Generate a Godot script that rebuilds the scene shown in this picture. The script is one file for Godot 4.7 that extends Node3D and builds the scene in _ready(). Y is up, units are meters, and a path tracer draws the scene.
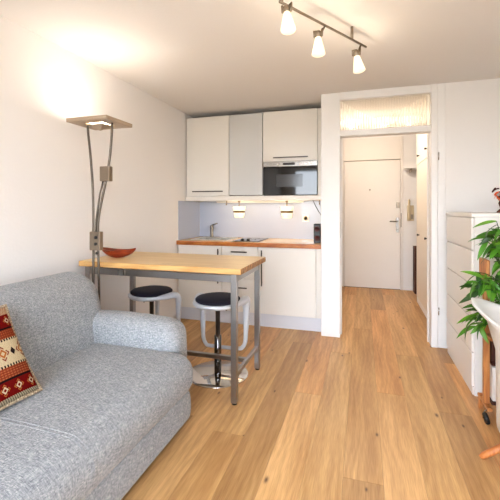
extends Node3D
# A small studio flat: grey sofa and bar table on the left, kitchenette and hallway behind, white drawers on the right.
# Metres, y up. The camera stands at (0, 1.28, 0); the kitchen lies towards -z, the wall with the window behind at +z.

const CEIL := 2.42
const LEFT := -2.05      # left wall
const RIGHT := 1.38      # right wall
const FRONT := -3.75     # wall with the hallway opening
const KBACK := -4.45     # kitchen back wall
const ENTRY := -6.22     # wall with the flat's entrance door
const WINDOW := 1.3      # window wall behind the camera

var M := {}
var rng := RandomNumberGenerator.new()

func _ready() -> void:
	rng.seed = 7
	view_and_light()
	materials()
	room_shell()
	hallway()
	kitchen()
	dining()
	sofa_corner()
	right_side()
	ceiling_track()

func view_and_light() -> void:
	var cam := Camera3D.new()
	cam.name = "camera"
	add_child(cam)
	var near := 0.05
	var f := 370.0
	cam.set_frustum(500.0 / f * near, Vector2(0, -42.0 / f * near), near, 60.0)
	cam.position = Vector3(0, 1.28, 0)
	cam.rotation.y = atan(113.0 / f)
	cam.current = true
	var env := Environment.new()
	env.background_mode = Environment.BG_SKY
	var sm := ProceduralSkyMaterial.new()
	sm.sky_top_color = Color(0.84, 0.91, 1.0)
	sm.sky_horizon_color = Color(0.94, 0.96, 0.98)
	sm.ground_horizon_color = Color(0.72, 0.74, 0.74)
	sm.ground_bottom_color = Color(0.50, 0.50, 0.48)
	sm.energy_multiplier = 1.0
	var sky := Sky.new()
	sky.sky_material = sm
	env.sky = sky
	env.background_energy_multiplier = 14.5
	env.tonemap_mode = Environment.TONE_MAPPER_LINEAR
	env.tonemap_exposure = 1.55
	env.sdfgi_enabled = true
	env.ssao_enabled = true
	env.ssil_enabled = true
	var we := WorldEnvironment.new()
	we.name = "environment"
	we.environment = env
	add_child(we)

# ------------------------------------------------------------------ shapes
func S() -> SurfaceTool:
	var st := SurfaceTool.new()
	st.begin(Mesh.PRIMITIVE_TRIANGLES)
	return st

func tri(st: SurfaceTool, a: Vector3, b: Vector3, c: Vector3, hint: Vector3) -> void:
	if (a - c).cross(a - b).dot(hint) < 0.0:
		var t := b
		b = c
		c = t
	st.add_vertex(a)
	st.add_vertex(b)
	st.add_vertex(c)

func quad(st: SurfaceTool, a: Vector3, b: Vector3, c: Vector3, d: Vector3, hint: Vector3) -> void:
	tri(st, a, b, c, hint)
	tri(st, a, c, d, hint)

# chamfered box between two corners
func bx(st: SurfaceTool, lo: Vector3, hi: Vector3, bev := 0.003, xf := Transform3D.IDENTITY) -> void:
	st.set_smooth_group(-1)
	var c := (lo + hi) * 0.5
	var h := (hi - lo).abs() * 0.5
	bev = minf(bev, minf(h.x, minf(h.y, h.z)) * 0.9)
	for ax in 3:
		var u := (ax + 1) % 3
		var v := (ax + 2) % 3
		for s in [-1.0, 1.0]:
			var p := []
			for k in [[-1, -1], [1, -1], [1, 1], [-1, 1]]:
				var q := Vector3.ZERO
				q[ax] = s * h[ax]
				q[u] = k[0] * (h[u] - bev)
				q[v] = k[1] * (h[v] - bev)
				p.append(xf * (c + q))
			var n := Vector3.ZERO
			n[ax] = s
			quad(st, p[0], p[1], p[2], p[3], xf.basis * n)
		if bev > 0.0:
			for su in [-1.0, 1.0]:
				for sv in [-1.0, 1.0]:
					var e := []
					for k in [[-1, 0], [1, 0], [1, 1], [-1, 1]]:
						var q := Vector3.ZERO
						q[ax] = k[0] * (h[ax] - bev)
						q[u] = su * (h[u] if k[1] == 0 else h[u] - bev)
						q[v] = sv * (h[v] - bev if k[1] == 0 else h[v])
						e.append(xf * (c + q))
					var n := Vector3.ZERO
					n[u] = su
					n[v] = sv
					quad(st, e[0], e[1], e[2], e[3], xf.basis * n)
	if bev > 0.0:
		for sx in [-1.0, 1.0]:
			for sy in [-1.0, 1.0]:
				for sz in [-1.0, 1.0]:
					var sg := Vector3(sx, sy, sz)
					tri(st, xf * (c + sg * Vector3(h.x, h.y - bev, h.z - bev)), xf * (c + sg * Vector3(h.x - bev, h.y, h.z - bev)), xf * (c + sg * Vector3(h.x - bev, h.y - bev, h.z)), xf.basis * sg)

# triangles of a closed body, turned outwards by their signed volume
func solid(st: SurfaceTool, t: PackedVector3Array, smooth := true) -> void:
	var vol := 0.0
	for i in range(0, t.size(), 3):
		vol += t[i].dot(t[i + 1].cross(t[i + 2]))
	st.set_smooth_group(0 if smooth else -1)
	for i in range(0, t.size(), 3):
		st.add_vertex(t[i])
		st.add_vertex(t[i + 2] if vol > 0.0 else t[i + 1])
		st.add_vertex(t[i + 1] if vol > 0.0 else t[i + 2])

# skin over rings of equal count; ends closed with fans unless joined into a loop
func loft(st: SurfaceTool, rings: Array, joined := false, smooth := true) -> void:
	var t := PackedVector3Array()
	var n: int = rings[0].size()
	var m := rings.size()
	for i in (m if joined else m - 1):
		var a: PackedVector3Array = rings[i]
		var b: PackedVector3Array = rings[(i + 1) % m]
		for j in n:
			var k := (j + 1) % n
			t.append_array(PackedVector3Array([a[j], b[j], b[k], a[j], b[k], a[k]]))
	if not joined:
		for e in 2:
			var r: PackedVector3Array = rings[0] if e == 0 else rings[m - 1]
			var c := Vector3.ZERO
			for p in r:
				c += p
			c /= n
			for j in n:
				var k := (j + 1) % n
				t.append_array(PackedVector3Array([c, r[j], r[k]] if e == 0 else [c, r[k], r[j]]))
	solid(st, t, smooth)

# round or flattened tube along a path; radii: one number or one per point
func tube(st: SurfaceTool, path: Array, radii, seg := 10, joined := false, flat := Vector2.ONE) -> void:
	var rings := []
	var m := path.size()
	var nrm := Vector3.ZERO
	for i in m:
		var a: Vector3 = path[(i - 1 + m) % m] if (joined or i > 0) else path[i]
		var b: Vector3 = path[(i + 1) % m] if (joined or i < m - 1) else path[i]
		var d := (b - a).normalized()
		if nrm == Vector3.ZERO:
			nrm = (Vector3.UP if absf(d.y) < 0.9 else Vector3.RIGHT)
		nrm = (nrm - d * nrm.dot(d)).normalized()
		var bin := d.cross(nrm)
		var r: float = radii[i] if radii is Array else radii
		var ring := PackedVector3Array()
		for j in seg:
			var w := TAU * j / seg
			ring.append(path[i] + nrm * cos(w) * r * flat.x + bin * sin(w) * r * flat.y)
		rings.append(ring)
	loft(st, rings, joined)

# turned body: profile of (radius, height) from the bottom centre outwards and up
func lathe(st: SurfaceTool, prof: Array, seg := 24, xf := Transform3D.IDENTITY, smooth := true) -> void:
	var t := PackedVector3Array()
	for i in prof.size() - 1:
		for j in seg:
			var w0 := TAU * j / seg
			var w1 := TAU * (j + 1) / seg
			if j == seg - 1:
				w1 = 0.0
			var p: Vector2 = prof[i]
			var q: Vector2 = prof[i + 1]
			var a := xf * Vector3(p.x * cos(w0), p.y, p.x * sin(w0))
			var b := xf * Vector3(q.x * cos(w0), q.y, q.x * sin(w0))
			var c := xf * Vector3(q.x * cos(w1), q.y, q.x * sin(w1))
			var d := xf * Vector3(p.x * cos(w1), p.y, p.x * sin(w1))
			if q.x > 0.0:
				t.append_array(PackedVector3Array([a, b, c]))
			if p.x > 0.0:
				t.append_array(PackedVector3Array([a, c, d]))
	solid(st, t, smooth)

# upholstered block: rounded box of half size h, edge radius r, bent by deform
func pillow(st: SurfaceTool, c: Vector3, h: Vector3, r: float, deform = null, n := 5, inner := 8) -> void:
	st.set_smooth_group(0)
	var axes := []
	for ax in 3:
		var l := []
		for k in range(n, 0, -1):
			l.append(-(h[ax] - r + r * tan(PI / 4 * k / n)))
		for k in inner + 1:
			l.append(lerpf(-(h[ax] - r), h[ax] - r, float(k) / inner))
		for k in range(1, n + 1):
			l.append(h[ax] - r + r * tan(PI / 4 * k / n))
		axes.append(l)
	var core := h - Vector3(r, r, r)
	for ax in 3:
		var u := (ax + 1) % 3
		var v := (ax + 2) % 3
		for s in [-1.0, 1.0]:
			var g := []
			for a in axes[u]:
				var row := []
				for b in axes[v]:
					var p := Vector3.ZERO
					p[ax] = s * h[ax]
					p[u] = a
					p[v] = b
					var q := p.clamp(-core, core)
					p = q + (p - q).normalized() * r
					if deform != null:
						p = deform.call(p)
					row.append(c + p)
				g.append(row)
			var hint := Vector3.ZERO
			hint[ax] = s
			for i in g.size() - 1:
				for j in g[0].size() - 1:
					quad(st, g[i][j], g[i + 1][j], g[i + 1][j + 1], g[i][j + 1], hint)

# cylinder between two points
func rod(st: SurfaceTool, a: Vector3, b: Vector3, r: float, seg := 12) -> void:
	tube(st, [a, b], r, seg)

func put(called: String, st: SurfaceTool, mat: Material, parent: Node) -> MeshInstance3D:
	st.generate_normals()
	st.index()
	var o := MeshInstance3D.new()
	o.name = called
	o.mesh = st.commit()
	o.material_override = mat
	parent.add_child(o, true)
	return o

func box_part(called: String, lo: Vector3, hi: Vector3, mat: Material, parent: Node, bev := 0.003) -> MeshInstance3D:
	var st := S()
	bx(st, lo, hi, bev)
	return put(called, st, mat, parent)

func thing(called: String, label: String, category: String, at := Vector3.ZERO, group := "") -> Node3D:
	var o := Node3D.new()
	o.name = called
	add_child(o, true)
	o.position = at
	o.set_meta("label", label)
	o.set_meta("category", category)
	if group != "":
		o.set_meta("group", group)
	return o

func tag(o: Node, label: String, category: String, group := "") -> void:
	o.set_meta("label", label)
	o.set_meta("category", category)
	if group != "":
		o.set_meta("group", group)

func setting(called: String, label: String, category: String) -> Node3D:
	var o := Node3D.new()
	o.name = called
	add_child(o, true)
	o.set_meta("kind", "structure")
	o.set_meta("label", label)
	o.set_meta("category", category)
	return o

func setting_mesh(called: String, st: SurfaceTool, mat: Material, label: String, category: String) -> MeshInstance3D:
	var o := put(called, st, mat, self)
	o.set_meta("kind", "structure")
	o.set_meta("label", label)
	o.set_meta("category", category)
	return o

func omni(called: String, at: Vector3, color: Color, energy: float, size: float, parent: Node) -> void:
	var l := OmniLight3D.new()
	l.name = called
	l.light_color = color
	l.light_energy = energy
	l.light_size = size
	l.omni_range = 12.0
	l.omni_attenuation = 2.0
	l.shadow_enabled = true
	parent.add_child(l)
	l.position = at

# ------------------------------------------------------------------ materials
func mat(c: Color, rough := 0.6, metal := 0.0, spec := 0.5) -> StandardMaterial3D:
	var m := StandardMaterial3D.new()
	m.albedo_color = c
	m.roughness = rough
	m.metallic = metal
	m.metallic_specular = spec
	return m

func noise(freq: float, seed_: int, kind := FastNoiseLite.TYPE_SIMPLEX_SMOOTH, oct := 3) -> FastNoiseLite:
	var n := FastNoiseLite.new()
	n.noise_type = kind
	n.frequency = freq
	n.seed = seed_
	n.fractal_octaves = oct
	return n

func picture(w: int, h: int, fn: Callable) -> ImageTexture:
	var d := PackedByteArray()
	d.resize(w * h * 3)
	var i := 0
	for y in h:
		for x in w:
			var c: Color = fn.call(x, y)
			d[i] = clampi(int(c.r * 255.0), 0, 255)
			d[i + 1] = clampi(int(c.g * 255.0), 0, 255)
			d[i + 2] = clampi(int(c.b * 255.0), 0, 255)
			i += 3
	var im := Image.create_from_data(w, h, false, Image.FORMAT_RGB8, d)
	return ImageTexture.create_from_image(im)

# brushed, plaster and woven relief share these computed maps
func relief(freq: float, seed_: int, size := 256) -> NoiseTexture2D:
	var t := NoiseTexture2D.new()
	t.width = size
	t.height = size
	t.seamless = true
	t.noise = noise(freq, seed_)
	return t

func materials() -> void:
	# oak: 1.2 m across the grain by 2.4 m along it
	var n1 := noise(1.0, 11)
	var n2 := noise(1.0, 12)
	var n3 := noise(1.0, 13, FastNoiseLite.TYPE_SIMPLEX, 2)
	var knots := []
	var kr := RandomNumberGenerator.new()
	kr.seed = 5
	for k in 15:
		knots.append([Vector2(kr.randf() * 1.2, kr.randf() * 2.4), kr.randf_range(0.005, 0.012)])
	var oak := picture(512, 1024, func(x: int, y: int) -> Color:
		var px := x / 512.0 * 1.2
		var pz := y / 1024.0 * 2.4
		var bend := 0.0
		var dark := 0.0
		for k in knots:
			var dv := Vector2((px - k[0].x), (pz - k[0].y) * 0.42)
			var q := dv.length_squared()
			if q < 0.006:
				bend += signf(dv.x) * 0.010 * exp(-q / 0.0006)
				dark = maxf(dark, exp(-q / (k[1] * k[1] * 0.45)))
		var warp := n1.get_noise_2d(px * 3.2, pz * 0.9) * 0.050
		var ring := sin((px + warp + bend) * 165.0 + n2.get_noise_2d(px * 2.0 + 9.0, pz * 0.5) * 5.0)
		var band := n2.get_noise_2d(px * 9.0, pz * 0.8)
		var fib := n3.get_noise_2d(px * 190.0, pz * 6.0)
		var v := 0.55 + 0.10 * ring * (0.55 + 0.9 * maxf(0.0, n1.get_noise_2d(px * 4.0 + 40.0, pz * 1.1))) + 0.30 * band + 0.16 * fib
		var c := Color(0.64, 0.445, 0.245).lerp(Color(0.95, 0.77, 0.53), clampf(v, 0.0, 1.0))
		return c.lerp(Color(0.24, 0.13, 0.06), dark * 0.78))
	var tints := [Color(1, 1, 1), Color(0.92, 0.905, 0.88), Color(1.0, 0.955, 0.915), Color(0.96, 0.965, 0.955), Color(0.865, 0.85, 0.83)]
	M.planks = []
	for t in tints:
		var m := mat(t, 0.42)
		m.albedo_texture = oak
		M.planks.append(m)
	# plaster
	M.wall = mat(Color(0.925, 0.910, 0.898), 0.9, 0.0, 0.2)
	M.wall.heightmap_enabled = true
	M.wall.heightmap_texture = relief(0.06, 31)
	M.wall.heightmap_scale = 0.04
	M.wall.uv1_triplanar = true
	M.wall.uv1_scale = Vector3(2.2, 2.2, 2.2)
	M.ceiling = M.wall.duplicate()
	M.ceiling.albedo_color = Color(0.90, 0.882, 0.865)
	M.frame = mat(Color(0.925, 0.915, 0.905), 0.45)
	M.door = mat(Color(0.895, 0.868, 0.838), 0.5)
	M.wardrobe = mat(Color(0.905, 0.865, 0.805), 0.5)
	M.joint = mat(Color(0.25, 0.15, 0.08), 0.9)
	# kitchen
	M.cream = mat(Color(0.908, 0.885, 0.85), 0.34)
	M.hob = mat(Color(0.33, 0.33, 0.345), 0.08)
	M.sink = mat(Color(0.76, 0.76, 0.75), 0.3, 0.55)
	M.body = mat(Color(0.82, 0.80, 0.765), 0.55)
	M.gloss = mat(Color(0.80, 0.80, 0.79), 0.06)
	M.gloss.clearcoat_enabled = true
	M.gloss.clearcoat = 0.6
	M.gloss.clearcoat_roughness = 0.03
	M.plinth = mat(Color(0.83, 0.83, 0.85), 0.35)
	M.splash = mat(Color(0.68, 0.705, 0.775), 0.12)
	M.black_glass = mat(Color(0.018, 0.018, 0.022), 0.05)
	M.mesh_window = mat(Color(0.17, 0.165, 0.165), 0.15)
	M.steel = mat(Color(0.60, 0.585, 0.565), 0.30, 1.0)
	M.steel.roughness_texture = relief(0.02, 41)
	M.steel.roughness = 0.40
	M.handle = mat(Color(0.36, 0.34, 0.32), 0.35, 1.0)
	M.frame_steel = mat(Color(0.62, 0.61, 0.605), 0.28, 1.0)
	M.lamp_metal = mat(Color(0.70, 0.62, 0.53), 0.45, 0.35)
	M.rod = mat(Color(0.40, 0.365, 0.33), 0.38, 1.0)
	M.nickel = mat(Color(0.58, 0.53, 0.47), 0.36, 1.0)
	M.column = mat(Color(0.42, 0.41, 0.41), 0.10, 1.0)
	M.chrome = mat(Color(0.83, 0.82, 0.81), 0.06, 1.0)
	M.satin = mat(Color(0.78, 0.785, 0.80), 0.36, 0.25)
	M.brass = mat(Color(0.46, 0.36, 0.22), 0.35, 1.0)
	M.dark = mat(Color(0.055, 0.045, 0.045), 0.4)
	M.rubber = mat(Color(0.03, 0.03, 0.032), 0.6)
	M.white_plastic = mat(Color(0.88, 0.875, 0.86), 0.32)
	M.worktop = grain(Color(0.82, 0.68, 0.50), Color(0.91, 0.80, 0.64), 0.16, 51)
	M.worktop_edge = grain(Color(0.62, 0.335, 0.11), Color(0.76, 0.46, 0.185), 0.35, 52)
	# table top: maple staves
	var sn := noise(1.0, 61)
	var tone := []
	var tr := RandomNumberGenerator.new()
	tr.seed = 15
	for k in 256:
		tone.append(tr.randf())
	var block := picture(512, 512, func(x: int, y: int) -> Color:
		var px := x / 512.0 * 1.3
		var pz := y / 512.0 * 0.66
		var row := int(pz / 0.041)
		var col := int((px + row * 0.37) / 0.42)
		var t: float = tone[(row * 17 + col * 5) % 256]
		var v := t * 0.55 + 0.45 * (0.5 + 0.5 * sn.get_noise_2d(px * 6.0 + row * 3.0, pz * 160.0))
		return Color(0.84, 0.70, 0.475).lerp(Color(0.92, 0.80, 0.595), v))
	M.maple = mat(Color.WHITE, 0.36)
	M.maple.albedo_texture = block
	M.maple_end = grain(Color(0.42, 0.26, 0.12), Color(0.80, 0.60, 0.36), 0.5, 63, Vector3(1, 9, 24))
	M.maple_side = grain(Color(0.75, 0.56, 0.32), Color(0.85, 0.675, 0.43), 0.45, 64, Vector3(2.0, 22, 22))
	# fabrics
	var fr := RandomNumberGenerator.new()
	fr.seed = 77
	var dash := PackedFloat32Array()
	dash.resize(256 * 256)
	for k in 9000:
		var x0 := fr.randi() % 256
		var y0 := fr.randi() % 256
		var flip := fr.randf() < 0.35
		var l := fr.randi_range(4, 13)
		var a := fr.randf_range(-1.0, 1.0)
		for q in l:
			var xx := (x0 + (0 if flip else q)) % 256
			var yy := (y0 + (q if flip else 0)) % 256
			dash[yy * 256 + xx] = a
	var weave := picture(256, 256, func(x: int, y: int) -> Color:
		var a := dash[y * 256 + x]
		var th := 0.06 * (1.0 if (x + y) % 2 == 0 else -1.0)
		var c := Color(0.575, 0.583, 0.594)
		if a > 0.0:
			c = c.lerp(Color(0.79, 0.785, 0.77), a)
		else:
			c = c.lerp(Color(0.335, 0.355, 0.385), -a)
		return Color(c.r + th, c.g + th, c.b + th))
	M.sofa = mat(Color(1, 1, 1), 0.95, 0.0, 0.15)
	M.sofa.albedo_texture = weave
	M.sofa.heightmap_enabled = true
	M.sofa.heightmap_texture = weave
	M.sofa.heightmap_scale = 0.10
	M.sofa.uv1_triplanar = true
	M.sofa.uv1_scale = Vector3(3.3, 3.3, 3.3)
	M.sofa.rim_enabled = true
	M.sofa.rim = 0.25
	M.navy = mat(Color(0.125, 0.11, 0.145), 0.9, 0.0, 0.2)
	M.navy.rim_enabled = true
	M.navy.rim = 0.3
	M.kilim = mat(Color.WHITE, 0.95, 0.0, 0.15)
	M.kilim.albedo_texture = kilim()
	M.fringe = grain(Color(0.45, 0.36, 0.28), Color(0.85, 0.78, 0.66), 0.95, 88, Vector3(60, 60, 60))
	M.clay = grain(Color(0.42, 0.13, 0.04), Color(0.62, 0.23, 0.07), 0.4, 91, Vector3(6, 20, 6))
	# right side
	M.lacquer = mat(Color(0.915, 0.90, 0.88), 0.35)
	M.beech = grain(Color(0.66, 0.40, 0.20), Color(0.80, 0.54, 0.30), 0.5, 95, Vector3(20, 2.5, 20))
	M.dowel = grain(Color(0.62, 0.34, 0.15), Color(0.78, 0.48, 0.24), 0.45, 96, Vector3(20, 6, 20))
	M.leaves = []
	for c in [Color(0.17, 0.40, 0.06), Color(0.26, 0.50, 0.09), Color(0.08, 0.23, 0.05), Color(0.36, 0.57, 0.14)]:
		var m := mat(c, 0.45)
		m.backlight_enabled = true
		m.backlight = Color(0.25, 0.35, 0.08)
		m.cull_mode = BaseMaterial3D.CULL_DISABLED
		M.leaves.append(m)
	M.stem = mat(Color(0.20, 0.26, 0.09), 0.7)
	M.soil = grain(Color(0.07, 0.045, 0.03), Color(0.16, 0.10, 0.06), 0.95, 97, Vector3(40, 40, 40))
	M.orange = mat(Color(0.88, 0.36, 0.10), 0.7)
	M.maroon = mat(Color(0.25, 0.04, 0.03), 0.7)
	M.bark = grain(Color(0.22, 0.10, 0.05), Color(0.42, 0.22, 0.11), 0.8, 98, Vector3(30, 12, 30))
	M.paper = mat(Color(0.84, 0.83, 0.80), 0.8)
	M.book = mat(Color(0.27, 0.12, 0.06), 0.7)
	M.ivory = mat(Color(0.80, 0.72, 0.58), 0.4)
	# glass
	M.pane = mat(Color(0.95, 0.98, 1.0, 0.06), 0.02)
	M.pane.transparency = BaseMaterial3D.TRANSPARENCY_ALPHA
	M.reeded = mat(Color(0.97, 0.96, 0.93, 0.05), 0.03)
	M.reeded.refraction_enabled = true
	M.reeded.refraction_scale = 0.05
	M.reeded.transparency = BaseMaterial3D.TRANSPARENCY_ALPHA

func grain(a: Color, b: Color, rough: float, seed_: int, scale := Vector3(3, 14, 30)) -> StandardMaterial3D:
	var t := NoiseTexture2D.new()
	t.width = 256
	t.height = 256
	t.seamless = true
	t.noise = noise(0.02, seed_)
	var g := Gradient.new()
	g.set_color(0, a)
	g.set_color(1, b)
	g.set_offset(0, 0.2)
	g.set_offset(1, 0.8)
	t.color_ramp = g
	var m := mat(Color.WHITE, rough)
	m.albedo_texture = t
	m.uv1_triplanar = true
	m.uv1_scale = scale * 0.35
	return m

# flat-woven bands; v runs from the top of the cushion (0) down (1)
func kilim() -> ImageTexture:
	var red := Color(0.40, 0.045, 0.04)
	var rust := Color(0.47, 0.19, 0.11)
	var cream := Color(0.76, 0.69, 0.56)
	var black := Color(0.10, 0.06, 0.06)
	var gold := Color(0.64, 0.37, 0.17)
	var n := noise(0.15, 99)
	return picture(320, 320, func(x: int, y: int) -> Color:
		var u := x / 320.0
		var v := y / 320.0
		var c := red
		if v < 0.10:
			c = cream.lerp(rust, 0.55 if (x / 4 + y / 5) % 2 == 0 else 0.1)
		elif v < 0.245:
			c = motif(u, v, 0.172, 0.165, 0.058, red, gold, cream)
		elif v < 0.265:
			c = black
		elif v < 0.36:
			c = rust.lerp(Color(0.70, 0.38, 0.22), 0.65 if (y / 4) % 2 == 0 and (x / 5) % 2 == 0 else 0.0)
		elif v < 0.385:
			c = black if (x / 6) % 2 == 0 else cream
		elif v < 0.63:
			c = motif(u, v, 0.508, 0.27, 0.085, cream, rust, gold)
			var side := absf(fposmod(u + 0.135, 0.27) - 0.135)
			if side + absf(v - 0.508) * 0.8 < 0.035:
				c = black
		elif v < 0.655:
			c = black if (x / 6) % 2 == 0 else cream
		elif v < 0.765:
			c = rust.lerp(Color(0.70, 0.42, 0.26), 0.7 if (y / 4) % 2 == 0 and (x / 4) % 3 != 0 else 0.0)
		elif v < 0.785:
			c = black
		elif v < 0.94:
			c = motif(u, v, 0.862, 0.165, 0.062, red, gold, cream)
		else:
			c = cream.lerp(black, 0.6 if (x / 4 + y / 4) % 2 == 0 else 0.05)
		return c * (1.0 + 0.22 * n.get_noise_2d(x, y * 4.0)))

func motif(u: float, v: float, mid: float, step: float, r: float, ground: Color, a: Color, b: Color) -> Color:
	var du := absf(fposmod(u, step) - step * 0.5)
	var dv := absf(v - mid)
	var d := du + dv
	if d < r * 0.30:
		return ground
	if d < r * 0.62:
		return b
	if d < r * 0.78:
		return ground
	if d < r and (absf(du - dv) > r * 0.22):
		return a
	return ground

# ------------------------------------------------------------------ the room
func room_shell() -> void:
	# floor: oak planks laid towards the kitchen, over a dark subfloor
	var fl := setting("floor", "warm oak plank floor running through room and hallway", "floor")
	box_part("subfloor", Vector3(LEFT - 0.15, -0.16, ENTRY - 0.15), Vector3(RIGHT + 0.15, -0.012, WINDOW + 0.15), M.joint, fl, 0.0)
	var w := 0.1825
	var first := 0.274 - 13 * w
	var k := 0
	for row in 19:
		var x0 := first + row * w
		var x1 := x0 + w
		x0 = maxf(x0, LEFT)
		x1 = minf(x1, RIGHT)
		if x1 - x0 < 0.02:
			continue
		var z := WINDOW
		var cut := rng.randf_range(0.5, 2.2)
		if row == 9:
			cut = WINDOW + 2.56 - 2.1
		elif row == 12:
			cut = WINDOW + 2.72 - 2.2
		while z > ENTRY + 0.01:
			var z2 := maxf(z - cut, ENTRY)
			if z2 - ENTRY < 0.4:
				z2 = ENTRY
			plank(fl, x0, x1, z2, z, M.planks[(k * 7 + row * 3) % 5])
			k += 1
			z = z2
			cut = 2.1 if row == 9 else (2.2 if row == 12 else rng.randf_range(1.8, 2.35))
	# ceiling and walls, all with thickness
	var st := S()
	bx(st, Vector3(LEFT - 0.15, CEIL, ENTRY - 0.15), Vector3(RIGHT + 0.15, CEIL + 0.15, WINDOW + 0.15), 0.0)
	setting_mesh("ceiling", st, M.ceiling, "smooth off-white ceiling over room and hallway", "ceiling")
	st = S()
	bx(st, Vector3(LEFT - 0.15, 0, KBACK - 0.15), Vector3(LEFT, CEIL, WINDOW + 0.15), 0.0)
	setting_mesh("wall_left", st, M.wall, "plain white wall behind sofa and floor lamp", "wall")
	st = S()
	bx(st, Vector3(LEFT, 0, KBACK - 0.15), Vector3(-0.402, CEIL, KBACK), 0.0)
	setting_mesh("wall_back", st, M.wall, "white wall at the back of the kitchenette", "wall")
	st = S()
	bx(st, Vector3(-0.402, 0, ENTRY - 0.15), Vector3(-0.335, CEIL, FRONT - 0.1), 0.0)
	setting_mesh("wall_partition", st, M.wall, "white partition between kitchenette and hallway", "wall")
	st = S()
	bx(st, Vector3(0.715, 0, FRONT - 0.12), Vector3(RIGHT + 0.15, CEIL, FRONT), 0.0)
	setting_mesh("wall_front", st, M.wall, "white wall between hallway opening and right wall", "wall")
	st = S()
	bx(st, Vector3(RIGHT, 0, ENTRY - 0.15), Vector3(RIGHT + 0.15, CEIL, WINDOW + 0.15), 0.0)
	setting_mesh("wall_right", st, M.wall, "white wall behind the chest of drawers", "wall")
	st = S()
	bx(st, Vector3(-0.335, 0, ENTRY - 0.15), Vector3(0.60, CEIL, ENTRY - 0.11), 0.0)
	bx(st, Vector3(-0.335, 0, ENTRY - 0.11), Vector3(-0.335 + 0.02, CEIL, ENTRY), 0.0)
	bx(st, Vector3(-0.315, 2.40, ENTRY - 0.11), Vector3(0.60, CEIL, ENTRY), 0.0)
	bx(st, Vector3(0.60, 0, ENTRY - 0.15), Vector3(RIGHT, CEIL, ENTRY), 0.0)
	setting_mesh("wall_entry", st, M.wall, "cream wall around the entrance door", "wall")
	# window wall behind the camera
	st = S()
	var wl := -1.72
	var wr := 1.02
	var wb := 0.12
	var wt := 2.28
	bx(st, Vector3(LEFT, 0, WINDOW), Vector3(wl, CEIL, WINDOW + 0.15), 0.0)
	bx(st, Vector3(wr, 0, WINDOW), Vector3(RIGHT, CEIL, WINDOW + 0.15), 0.0)
	bx(st, Vector3(wl, 0, WINDOW), Vector3(wr, wb, WINDOW + 0.15), 0.0)
	bx(st, Vector3(wl, wt, WINDOW), Vector3(wr, CEIL, WINDOW + 0.15), 0.0)
	setting_mesh("wall_rear", st, M.wall, "white wall around the large window", "wall")
	var win := setting("window_1", "large white framed balcony window of three panes", "window")
	st = S()
	for x in [wl, wr - 0.06, -0.81, 0.09]:
		bx(st, Vector3(x, wb, WINDOW + 0.05), Vector3(x + 0.06, wt, WINDOW + 0.11), 0.006)
	bx(st, Vector3(wl + 0.06, wb, WINDOW + 0.055), Vector3(wr - 0.06, wb + 0.06, WINDOW + 0.105), 0.006)
	bx(st, Vector3(wl + 0.06, wt - 0.06, WINDOW + 0.055), Vector3(wr - 0.06, wt, WINDOW + 0.105), 0.006)
	put("window_frame", st, M.frame, win)
	for p in [[wl + 0.06, -0.81], [-0.75, 0.09], [0.15, wr - 0.06]]:
		box_part("pane", Vector3(p[0], wb + 0.06, WINDOW + 0.078), Vector3(p[1], wt - 0.06, WINDOW + 0.082), M.pane, win, 0.0)
	st = S()
	bx(st, Vector3(LEFT, 0, -3.80), Vector3(LEFT + 0.012, 0.06, WINDOW), 0.003)
	setting_mesh("baseboard_left", st, M.frame, "low white skirting along the left wall", "baseboard")
	# opening to the hallway: jambs, transom bar, head and reeded glass above
	var d := setting("door_1", "white door frame with reeded glass transom, no door leaf", "door frame")
	box_part("jamb", Vector3(-0.402, 0, FRONT - 0.10), Vector3(-0.217, CEIL, FRONT), M.frame, d, 0.004)
	st = S()
	bx(st, Vector3(0.60, 0, FRONT - 0.12), Vector3(0.655, CEIL, FRONT + 0.012), 0.004)
	bx(st, Vector3(0.655, 0, FRONT - 0.12), Vector3(0.718, CEIL, FRONT + 0.004), 0.004)
	put("jamb", st, M.frame, d)
	st = S()
	bx(st, Vector3(-0.217, 1.985, FRONT - 0.10), Vector3(0.60, 2.045, FRONT + 0.006), 0.004)
	put("transom_bar", st, M.frame, d)
	st = S()
	bx(st, Vector3(-0.217, 2.345, FRONT - 0.10), Vector3(0.60, CEIL, FRONT + 0.003), 0.004)
	put("head", st, M.frame, d)
	box_part("stop_strip", Vector3(-0.232, 0, FRONT - 0.16), Vector3(-0.205, 1.985, FRONT - 0.101), M.frame, d)
	box_part("stop_strip", Vector3(0.588, 0, FRONT - 0.16), Vector3(0.60, 1.985, FRONT - 0.121), M.frame, d)
	for y in [0.30, 1.72]:
		st = S()
		rod(st, Vector3(0.662, y, FRONT + 0.012), Vector3(0.662, y + 0.07, FRONT + 0.012), 0.006, 8)
		put("hinge", st, M.chrome, d)
	box_part("strike_plate", Vector3(-0.2172, 0.98, FRONT - 0.075), Vector3(-0.2155, 1.14, FRONT - 0.05), M.nickel, d, 0.0005)
	# glass with half-round reeds
	var ring := []
	var n := 34
	var gx0 := -0.217
	var gx1 := 0.60
	var prof: Array[Vector2] = []
	for i in n:
		for q in 4:
			var t := (i + q / 4.0) / n
			prof.append(Vector2(lerpf(gx0, gx1, t), 0.007 * sin(PI * q / 4.0)))
	prof.append(Vector2(gx1, 0.0))
	prof.append(Vector2(gx1, -0.004))
	prof.append(Vector2(gx0, -0.004))
	for y in [2.045, 2.345]:
		var r := PackedVector3Array()
		for p in prof:
			r.append(Vector3(p.x, y, FRONT - 0.05 + p.y))
		ring.append(r)
	st = S()
	loft(st, ring, false, false)
	put("reeded_glass", st, M.reeded, d)

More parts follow.
